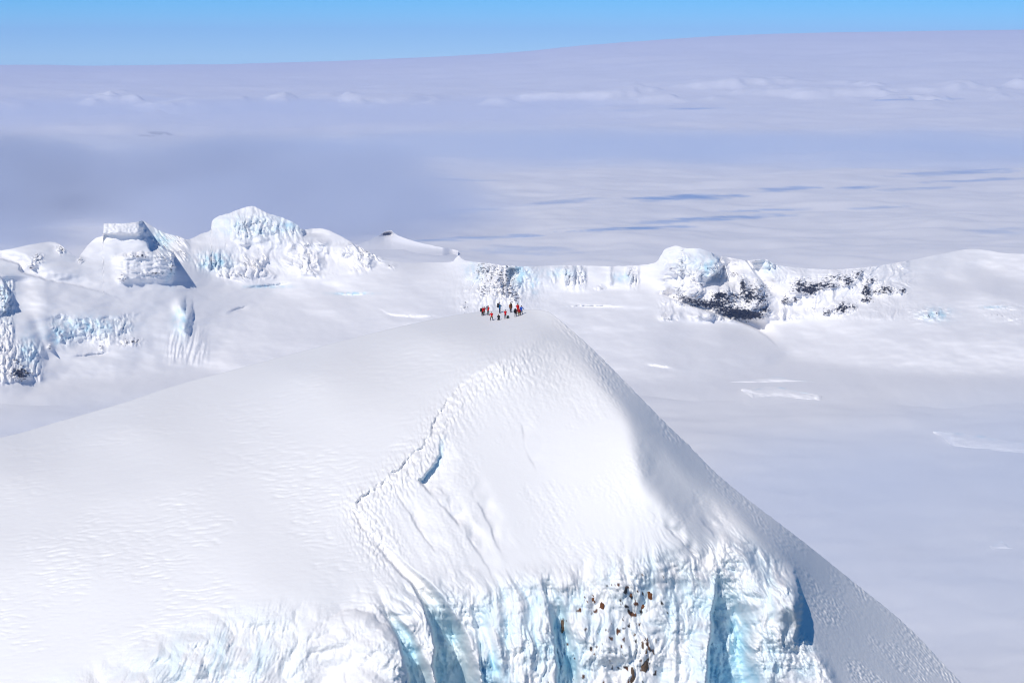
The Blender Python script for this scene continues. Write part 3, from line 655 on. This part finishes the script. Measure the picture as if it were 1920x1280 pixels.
# ------------------------------------------------------------------ air
def haze():
    bm = bmesh.new(); bmesh.ops.create_cube(bm, size=1)
    me = bpy.data.meshes.new('haze'); bm.to_mesh(me); bm.free()
    o = bpy.data.objects.new('haze', me); COL.objects.link(o)
    o.scale = (50000, 32600, 1000); o.location = (0, 14200, 1000 / 2 - 200)
    m = bpy.data.materials.new('haze_air'); m.use_nodes = True; nt = m.node_tree
    nt.nodes.remove(nt.nodes['Principled BSDF'])
    v = nt.nodes.new('ShaderNodeVolumePrincipled'); v.inputs['Density'].default_value = 3.4e-5
    v.inputs['Color'].default_value = (.41, .56, 1., 1); v.inputs['Anisotropy'].default_value = 0
    nt.links.new(v.outputs[0], nt.nodes['Material Output'].inputs['Volume'])
    me.materials.append(m); tag(o, kind='stuff')
haze()

def mist(name, loc, scale, dens, nscale, lo, hi, seed, rz=0., color=(.86, .90, 1)):
    bm = bmesh.new(); bmesh.ops.create_icosphere(bm, subdivisions=3, radius=.5)
    me = bpy.data.meshes.new(name); bm.to_mesh(me); bm.free()
    o = bpy.data.objects.new(name, me); COL.objects.link(o); o.location = loc; o.scale = scale; o.rotation_euler = (0, 0, R(rz))
    m = bpy.data.materials.new(name); m.use_nodes = True; nt = m.node_tree; N = nt.nodes; L = nt.links
    N.remove(N['Principled BSDF'])
    tc = N.new('ShaderNodeTexCoord'); n = N.new('ShaderNodeTexNoise'); n.noise_dimensions = '4D'; n.inputs['W'].default_value = seed; n.inputs['Scale'].default_value = 1; n.inputs['Detail'].default_value = 3.5
    mp = N.new('ShaderNodeMapping'); mp.inputs['Scale'].default_value = nscale; L.new(tc.outputs['Object'], mp.inputs['Vector']); L.new(mp.outputs[0], n.inputs['Vector'])
    ln = N.new('ShaderNodeVectorMath'); ln.operation = 'LENGTH'; L.new(tc.outputs['Object'], ln.inputs[0])
    fo = N.new('ShaderNodeMapRange'); fo.interpolation_type = 'SMOOTHSTEP'; fo.inputs['From Min'].default_value = .5; fo.inputs['From Max'].default_value = .12; L.new(ln.outputs['Value'], fo.inputs['Value'])
    sub = N.new('ShaderNodeMath'); sub.operation = 'SUBTRACT'; sub.inputs[1].default_value = 0
    ad = N.new('ShaderNodeMath'); ad.operation = 'MULTIPLY_ADD'; ad.inputs[1].default_value = .3; L.new(fo.outputs[0], ad.inputs[0]); L.new(n.outputs['Fac'], ad.inputs[2])
    mr = N.new('ShaderNodeMapRange'); mr.interpolation_type = 'SMOOTHSTEP'; mr.inputs['From Min'].default_value = lo; mr.inputs['From Max'].default_value = hi; mr.inputs['To Max'].default_value = dens
    L.new(ad.outputs[0], mr.inputs['Value'])
    mu = N.new('ShaderNodeMath'); mu.operation = 'MULTIPLY'; L.new(mr.outputs[0], mu.inputs[0]); L.new(fo.outputs[0], mu.inputs[1])
    v = N.new('ShaderNodeVolumePrincipled'); v.inputs['Color'].default_value = color + (1,); v.inputs['Anisotropy'].default_value = 0
    L.new(mu.outputs[0], v.inputs['Density']); L.new(v.outputs[0], N['Material Output'].inputs['Volume'])
    N.remove(sub)
    me.materials.append(m); tag(o, kind='stuff')
    return o

# grey cloud bank lying on the plateau behind the left peaks, thinner cloud layers beyond, and thin mist on the caldera floor
mist('cloud_bank', (-1300, 6500, 40), (4600, 4700, 600), 5e-3, (8, 6, 2.5), .62, .82, 3.1, color=(.80, .86, 1))
mist('cloud_bank', (-1500, 15500, 60), (13000, 8000, 420), 1.2e-3, (9, 14, 3), .62, .84, 5.3)
mist('cloud_bank', (900, 10300, 40), (11000, 4200, 380), 1.0e-3, (12, 7, 2.5), .62, .82, 9.4, color=(.74, .84, 1))
mist('mist', (480, 2000, 20), (1700, 1900, 300), 1.9e-3, (6, 5, 2), .60, .82, 7.7, color=(.8, .87, 1))
mist('mist', (-500, 2500, 15), (900, 1100, 140), 1.3e-3, (4, 3.5, 2), .56, .8, 1.9)

# ------------------------------------------------------------------ people and packs on the summit
def plain(name, col, rough=.75, spec=.2):
    m, nt, b = new_mat(name)
    N = nt.nodes; L = nt.links
    tc = N.new('ShaderNodeTexCoord'); n = N.new('ShaderNodeTexNoise'); n.inputs['Scale'].default_value = 14; n.inputs['Detail'].default_value = 4
    L.new(tc.outputs['Object'], n.inputs['Vector'])
    mx = N.new('ShaderNodeMix'); mx.data_type = 'RGBA'
    mx.inputs['A'].default_value = tuple(.8 * c for c in col) + (1,); mx.inputs['B'].default_value = tuple(min(1, 1.15 * c) for c in col) + (1,)
    L.new(n.outputs['Fac'], mx.inputs['Factor']); L.new(mx.outputs['Result'], b.inputs['Base Color'])
    bp = N.new('ShaderNodeBump'); bp.inputs['Distance'].default_value = .02; bp.inputs['Strength'].default_value = .5
    L.new(n.outputs['Fac'], bp.inputs['Height']); L.new(bp.outputs['Normal'], b.inputs['Normal'])
    b.inputs['Roughness'].default_value = rough; b.inputs['Specular IOR Level'].default_value = spec
    return m
MC = {k: plain(k, c) for k, c in dict(skin=(.48, .28, .19), red=(.62, .008, .012), dark_red=(.34, .006, .015), maroon=(.16, .01, .03), blue=(.02, .09, .45), teal_blue=(.01, .12, .30), orange_brown=(.26, .085, .02), black=(.012, .012, .015), navy=(.014, .018, .045),
      charcoal=(.04, .04, .048), grey_green=(.07, .10, .095), olive=(.13, .11, .02), khaki=(.17, .11, .04), dark_green=(.018, .032, .026), brown=(.06, .032, .02), light_grey=(.5, .5, .5), yellow=(.6, .4, .06), violet_grey=(.27, .26, .30)).items()}

def skin(name, verts, edges, mat, parent, root=0, sub=1):
    """one continuous tapered surface grown over a skeleton; verts: (x, y, z, radius)"""
    me = bpy.data.meshes.new(name)
    me.from_pydata([v[:3] for v in verts], edges, []); o = bpy.data.objects.new(name, me); COL.objects.link(o)
    md = o.modifiers.new('s', 'SKIN'); md.use_smooth_shade = True
    for i, v in enumerate(verts):
        sv = me.skin_vertices[0].data[i]; r_ = v[3]
        sv.radius = r_ if isinstance(r_, tuple) else (r_, r_); sv.use_root = (i == root)
    if sub:
        m2 = o.modifiers.new('u', 'SUBSURF'); m2.levels = sub; m2.render_levels = sub
    dg = bpy.context.evaluated_depsgraph_get(); ev = o.evaluated_get(dg)
    nm = bpy.data.meshes.new_from_object(ev); nm.name = name
    o.modifiers.clear(); o.data = nm; bpy.data.meshes.remove(me)
    nm.materials.clear(); nm.materials.append(MC[mat])
    nm.polygons.foreach_set('use_smooth', [True] * len(nm.polygons))
    o.parent = parent
    return o

def empty(name, P, rz, label, cat, group=None):
    o = bpy.data.objects.new(name, None); COL.objects.link(o); o.location = P; o.rotation_euler = (0, 0, rz)
    o.empty_display_size = .3
    return tag(o, label, cat, group)

def person(px, py, top, facing, label, jacket, trousers, hat, hood=None, lean=0., stance=.12, step=.0, arms=('down', 'down'), kneel=False, gloves='black', lower=None):
    """facing: degrees, 0 = faces away from the camera, 90 = faces left, 180 = faces the camera"""
    P = NEAR(px, py)
    H = (py - top) * (P[1] / cp) / F * 1.07
    k = H / (1.80 if not kneel else 1.08)
    root = empty('person', P - np.array([0, 0, .03]), R(facing), label, 'person', 'climbers on the summit')
    root.scale = (k, k, k)
    la = lean
    def tor(z, y=0.):                                  # torso bends forward about the hips (+y is ahead)
        d = z - hz
        return (y + hy + d * math.sin(la), hz + d * math.cos(la))
    hz, hy = (.94, 0.) if not kneel else (.34, -.05)
    V = []; E = []
    def add(p, r_, prev=None):
        V.append((p[0], p[1], p[2], r_)); i = len(V) - 1
        if prev is not None: E.append((prev, i))
        return i
    def pt(x, z, y=0.):
        yy, zz = tor(z + (hz - .94), y); return (x, yy, zz)
    pel = add((0, hy, hz), .085); b1 = add(pt(0, 1.12), .085, pel); b2 = add(pt(0, 1.32), .11, b1); b3 = add(pt(0, 1.45), .085, b2); nk = add(pt(0, 1.54), .055, b3)
    h1 = add(pt(0, 1.62, .02), .085, nk); h2 = add(pt(0, 1.70, .015), .095, h1); h3 = add(pt(0, 1.765, 0), .075, h2)
    nose = add(pt(0, 1.655, .125), .014, h1)
    for sx in (-1, 1): add(pt(sx * .098, 1.665, -.005), .018, h1)
    arm = {}
    for sx, mode in ((-1, arms[0]), (1, arms[1])):
        sh = pt(sx * .19, 1.43)
        if mode == 'down': el = pt(sx * .25, 1.16, -.03); wr = (el[0] + sx * -.01, el[1] + .08, el[2] - .24)
        elif mode == 'front': el = pt(sx * .25, 1.17, .04); wr = (el[0] - sx * .12, el[1] + .20, el[2] + .06)
        elif mode == 'up': el = pt(sx * .26, 1.24, .14); wr = (el[0] - sx * .14, el[1] + .08, el[2] + .24)
        else: el = pt(sx * .34, 1.22, .0); wr = (el[0] + sx * .12, el[1] + .10, el[2] - .16)
        i = add(sh, .065, b3); j = add(el, .045, i); w_ = add(wr, .03, j)
        arm[sx] = (sh, el, wr)
        d = Vector(wr) - Vector(el); d.normalize(); side = Vector((sx * 1., 0, 0)); side -= side.dot(d) * d; side.normalize(); nrm_ = d.cross(side)
        c = Vector(wr) + d * .075; palm = add(c, (.040, .020), w_)
        for f in range(4):                              # four curled fingers and a thumb
            off = (f - 1.5) * .021; ln = (.062, .074, .070, .055)[f]
            a0 = c + d * .03 + side * off; a1 = a0 + d * ln * .55 + nrm_ * .010; a2 = a1 + d * ln * .30 + nrm_ * .030
            q = add(a0, .010, palm); q = add(a1, .0095, q); add(a2, .008, q)
        t0 = Vector(wr) + d * .035 - side * .035 * 1; q = add(t0, .012, palm); add(t0 + d * .045 - side * .022 + nrm_ * .012, .009, q)
    leg = {}
    for sx in (-1, 1):
        hip = (sx * .10, hy, hz - .04)
        if kneel: kn = (sx * .15, .32, .24 + .10 * (sx > 0)); an = (sx * .16, .02 + .14 * (sx > 0), .07)
        else: kn = (sx * (stance * .8 + .03), step * sx * .5 + .02, .50); an = (sx * stance * 1.15, step * sx, .09)
        i = add(hip, .055, pel); j = add(kn, .045, i); a_ = add(an, .036, j); add((an[0], an[1] + .14, .045), .035, a_)
        leg[sx] = (hip, kn, an)
    skin('body', V, E, 'skin', root)
    # jacket
    V, E = [], []
    wz = add((0, hy, hz - .20), (.215, .18)); w0 = add((0, hy, hz - .04), (.205, .17), wz); w1 = add(pt(0, 1.12), (.195, .16), w0); w2 = add(pt(0, 1.32), (.205, .165), w1); w3 = add(pt(0, 1.44), (.155, .13), w2); w4 = add(pt(0, 1.53, .0), .085, w3)
    for sx in (-1, 1):
        sh, el, wr = arm[sx]
        i = add(sh, .09, w3); j = add(el, .075, i); add(wr, .055, j)
    skin('jacket', V, E, jacket, root)
    if lower:                                            # hem or second layer of another colour
        V, E = [], []; a0 = add((0, hy, hz - .24), (.222, .187)); a1 = add((0, hy, hz - .06), (.225, .19), a0); a2 = add(pt(0, 1.04), (.215, .18), a1)
        skin('jacket_hem', V, E, lower, root)
    # trousers
    V, E = [], []
    p0 = add((0, hy, hz + .14), (.165, .14)); p1 = add((0, hy, hz - .04), (.17, .14), p0)
    for sx in (-1, 1):
        hip, kn, an = leg[sx]
        i = add((hip[0], hip[1], hip[2] - .09), .115, p1); j = add(kn, .086, i); add((an[0], an[1], an[2] + .05), .072, j)
    skin('trousers', V, E, trousers, root)
    for sx in (-1, 1):
        hip, kn, an = leg[sx]; V, E = [], []
        a0 = add((an[0], an[1] - .01, an[2] + .10), .068); a1 = add((an[0], an[1] - .01, .055), .062, a0); a2 = add((an[0], an[1] + .10, .05), .055, a1); add((an[0], an[1] + .20, .04), .045, a2)
        skin('boot', V, E, 'black', root)
        sh, el, wr = arm[sx]; V, E = [], []
        d = (Vector(wr) - Vector(el)).normalized(); a0 = add(Vector(wr) - d * .02, .05); a1 = add(Vector(wr) + d * .07, (.052, .034), a0); add(Vector(wr) + d * .13, (.046, .032), a1)
        g = skin('glove', V, E, gloves, root)
    # headwear leaves the face free
    V, E = [], []
    a0 = add(pt(0, 1.60, -.045), .085); a1 = add(pt(0, 1.70, -.02), .115, a0); a2 = add(pt(0, 1.78, -.015), .085, a1)
    skin('hood' if hood else 'hat', V, E, hat, root)
    V, E = [], []
    a0 = add(pt(-.075, 1.685, .075), .022); a1 = add(pt(0, 1.685, .105), .026, a0); add(pt(.075, 1.685, .075), .022, a1)
    skin('goggles', V, E, 'black', root)
    return root, P, k

def pack(P, rz, k, label, col='charcoal', tilt=0., group='rucksacks on the summit', tall=.62, strap='black'):
    """a rucksack: main bag, lid, front pocket, straps"""
    root = empty('backpack', P, rz, label, 'backpack', group); root.scale = (k, k, k); root.rotation_euler = (tilt, 0, rz)
    def bag(name, c, s, mat, taper=.8):
        bm = bmesh.new(); bmesh.ops.create_cube(bm, size=1)
        bmesh.ops.subdivide_edges(bm, edges=bm.edges[:], cuts=3, use_grid_fill=True)
        for v in bm.verts:
            p = v.co.copy(); q = p.normalized() * .56
            v.co = p.lerp(q, .45)
            tp = 1 - (1 - taper) * max(0, v.co.z + .3)
            v.co.x *= tp; v.co.y *= tp
            v.co = Vector((v.co.x * s[0] + c[0], v.co.y * s[1] + c[1], v.co.z * s[2] + c[2]))
            v.co.x += .012 * math.sin(31 * v.co.z + 9 * v.co.y)
        me = bpy.data.meshes.new(name); bm.to_mesh(me); bm.free()
        me.polygons.foreach_set('use_smooth', [True] * len(me.polygons)); me.materials.append(MC[mat])
        o = bpy.data.objects.new(name, me); COL.objects.link(o); o.parent = root
        return o
    bag('main_bag', (0, 0, tall * .46), (.36, .27, tall * .92), col)
    bag('lid', (0, .0, tall * .97), (.33, .29, tall * .2), col if col != 'black' else 'charcoal', .7)
    bag('pocket', (0, -.15, tall * .36), (.26, .12, tall * .44), col, .9)
    for sx in (-1, 1):
        V = [(sx * .10, .13, tall * .90, .02), (sx * .12, .20, tall * .62, .02), (sx * .13, .14, tall * .15, .015)]
        skin('strap', V, [(0, 1), (1, 2)], strap, root, sub=0)
    return root

def worn(pr, facing, label, col, k=None, back=-.27, z=.98, tall=.62, lean=0.):
    root, P, kk = pr; k = k or kk
    f = R(facing)
    off = Matrix.Rotation(f, 3, 'Z') @ Vector((0, back + math.sin(lean) * (z - .85), z))
    return pack(Vector(P) + off * kk, f, kk, label, col, tilt=-lean, tall=tall)

pA = person(904.3, 592, 576, -45, 'person in red jacket and black trousers with dark green pack, far left of group', 'red', 'black', 'dark_green', arms=('down', 'front'))
worn(pA, -60, 'dark green pack on the shoulder of the leftmost climber in red', 'dark_green', back=-.30, z=.82, tall=.66)
person(907.8, 590.4, 575, 10, 'person in maroon jacket and khaki trousers beside the leftmost climber in red', 'dark_red', 'khaki', 'maroon', hood=1, arms=('down', 'out'))
pC = person(915.2, 590.6, 573, -50, 'person in red jacket and grey green trousers with a pale grey pack', 'red', 'grey_green', 'brown', hood=1, stance=.16, arms=('front', 'front'))
worn(pC, -70, 'pale grey and dark pack on the shoulder of the climber in grey green trousers', 'violet_grey', back=-.26, z=1.08, tall=.5)
person(921.8, 601, 585, -10, 'person in red jacket with maroon hood standing legs apart, nearest in front', 'red', 'black', 'maroon', hood=1, stance=.22, arms=('out', 'front'), lower='orange_brown')
pS = person(935.2, 600.2, 590, 20, 'person dressed all in black crouching low on the snow', 'black', 'black', 'black', hood=1, kneel=True, lean=.25, arms=('front', 'front'))
pE = person(937.0, 587, 568, -70, 'tall person in blue jacket with a big charcoal pack at the back of the group', 'teal_blue', 'navy', 'black', arms=('front', 'front'), lower='teal_blue')
worn(pE, -70, 'big charcoal pack worn by the tall climber in the blue jacket', 'charcoal', back=-.31, z=.92, tall=.70)
person(947.6, 597.4, 581, 15, 'person in short red jacket and black trousers beside a small dark pack', 'red', 'black', 'navy', stance=.10, arms=('front', 'front'), lower='dark_red')
pack(NEAR(952.0, 597) - np.array([0, 0, .03]), R(25), .92, 'small dark pack resting on the snow beside the climber in short red jacket', 'dark_green', tilt=.25, tall=.58)
pG = person(957.6, 586, 568, 0, 'person in orange brown jacket with a brown pack at the back of the group', 'orange_brown', 'navy', 'brown', stance=.07, arms=('down', 'down'))
worn(pG, 20, 'dark brown pack on the back of the climber in the orange brown jacket', 'brown', back=-.25, z=.98, tall=.6)
pH = person(966.8, 594, 578.2, 0, 'person in dark navy clothes bent under a bulky black pack', 'navy', 'navy', 'black', lean=.30, stance=.12, arms=('front', 'out'))
worn(pH, -40, 'bulky black pack on the back of the bent climber in navy', 'black', back=-.32, z=.80, tall=.80, lean=.2)
person(970.6, 588, 569, 40, 'tall person in red jacket and orange trousers behind the climber in olive trousers', 'red', 'orange_brown', 'dark_green', arms=('front', 'down'))
person(973.3, 592.4, 577.4, 10, 'person in dark red jacket and olive trousers, right of the bulky black pack', 'dark_red', 'olive', 'dark_red', hood=1, stance=.15, arms=('out', 'down'))
person(977.6, 590, 573, 0, 'person in bright blue jacket with brown hood, far right of the group', 'blue', 'navy', 'brown', hood=1, stance=.13, arms=('down', 'out'))

# ------------------------------------------------------------------ rock showing through the icefall
M_ROCK = snow_mat('bare_rock', [1.2, 5.], [.7, .6], [.3, .08], base=(.17, .062, .022))
def rock_outcrop(px, py, w, h, label, col, seed, lean=0.):
    P = NEAR(px, py); k = P[1] / cp / F
    bm = bmesh.new(); bmesh.ops.create_icosphere(bm, subdivisions=3, radius=.43)
    for v in bm.verts:
        p = v.co
        n = float(fbm(np.array([p.x * 3.1 + seed]), np.array([p.z * 3.1 + 5 * p.y]), 4, seed)[0])
        q = max(abs(p.x) * 1.0 + abs(p.z) * .35, abs(p.z) * .9 + abs(p.x) * .3)     # blocky, broken faces
        s_ = (1 + .8 * n) * (.5 / max(.34, q)) ** .6
        v.co = Vector((p.x * w * k * s_ + lean * p.z * h * k, p.y * .55 * (w + h) * .5 * k, p.z * h * k * s_))
    me = bpy.data.meshes.new('rock_outcrop'); bm.to_mesh(me); bm.free(); me.materials.append(col)
    for n_ in ('ice', 'rock', 'rust'): me.attributes.new(n_, 'FLOAT', 'POINT')
    o = bpy.data.objects.new('rock_outcrop', me); COL.objects.link(o)
    o.location = P + np.array([0, .10 * (w + h) * .5 * k, 0])
    return tag(o, label, 'rock', 'rock outcrops in the icefall')
M_ROCK2 = snow_mat('grey_brown_rock', [1.2, 5.], [.7, .6], [.3, .08], base=(.13, .085, .055))
rock_outcrop(1203, 1139, 14, 15, 'rust brown rock like a blunt wedge, largest of the icefall, below a narrow one', M_ROCK, 3)
rock_outcrop(1219, 1118, 9, 16, 'upright rust brown rock, topmost on the right in the icefall', M_ROCK, 5, -.15)
rock_outcrop(1182, 1116, 7, 7, 'small rust brown rock high in the icefall left of the upright one', M_ROCK, 7)
rock_outcrop(1113, 1123, 6, 12, 'thin rust brown rock sliver, leftmost in the upper icefall', M_ROCK, 9, -.2)
rock_outcrop(1129, 1140, 8, 16, 'rust brown rock with a dark crossbar beside the thin sliver', M_ROCK, 11)
rock_outcrop(1191, 1153, 5, 7, 'tiny rust brown rock chip just below the wedge shaped one', M_ROCK, 13)
rock_outcrop(1206, 1208, 9, 14, 'yellow brown rock knob standing above the long grey brown strip', M_ROCK, 15)
rock_outcrop(1207, 1248, 13, 84, 'long upright strip of grey brown rock low in the icefall', M_ROCK2, 17, .12)
rock_outcrop(1055, 1172, 6, 22, 'dark narrow rock on the left wall of the icefall', M_ROCK2, 19)
rock_outcrop(1186, 1268, 7, 36, 'thin dark rock beside the long grey brown strip', M_ROCK2, 21)

# ------------------------------------------------------------------ light
SUN_EL, SUN_AZ = 42., 28.        # light travels AZ degrees to the right of straight ahead
Ld = Vector((math.sin(R(SUN_AZ)) * math.cos(R(SUN_EL)), math.cos(R(SUN_AZ)) * math.cos(R(SUN_EL)), -math.sin(R(SUN_EL))))
sl = bpy.data.lights.new('sun', 'SUN'); sl.energy = 3.5; sl.angle = R(.53); sl.color = (1, .95, .875)
so = bpy.data.objects.new('sun', sl); COL.objects.link(so)
so.rotation_euler = Ld.to_track_quat('-Z', 'Y').to_euler()
w = bpy.data.worlds.new('World'); SC.world = w; w.use_nodes = True
nt = w.node_tree; bg = nt.nodes['Background']
sky = nt.nodes.new('ShaderNodeTexSky'); sky.sky_type = 'NISHITA'; sky.sun_disc = False
sky.sun_elevation = R(SUN_EL); sky.sun_rotation = R(180 + SUN_AZ); sky.altitude = 6000; sky.air_density = 1.; sky.dust_density = 0; sky.ozone_density = 4.
hs = nt.nodes.new('ShaderNodeHueSaturation'); hs.inputs['Saturation'].default_value = 1.65; hs.inputs['Hue'].default_value = .5
nt.links.new(sky.outputs[0], hs.inputs['Color']); nt.links.new(hs.outputs[0], bg.inputs[0]); bg.inputs[1].default_value = .106

# ------------------------------------------------------------------ camera object and render settings
cd = bpy.data.cameras.new('camera'); co = bpy.data.objects.new('camera', cd); COL.objects.link(co)
cd.lens = 85; cd.sensor_width = 36; cd.sensor_fit = 'HORIZONTAL'; cd.clip_start = 1; cd.clip_end = 250000
co.location = (0, 0, CAMZ); co.rotation_euler = (math.pi / 2 - PITCH, 0, 0)
SC.camera = co
SC.view_settings.view_transform = 'Standard'; SC.view_settings.look = 'None'; SC.view_settings.exposure = 0; SC.view_settings.gamma = 1
SC.cycles.use_denoising = True
SC.cycles.pixel_filter_type = 'BLACKMAN_HARRIS'; SC.cycles.filter_width = 1.1
SC.cycles.volume_bounces = 2
SC.cycles.volume_step_rate = .4
SC.cycles.max_bounces = 8
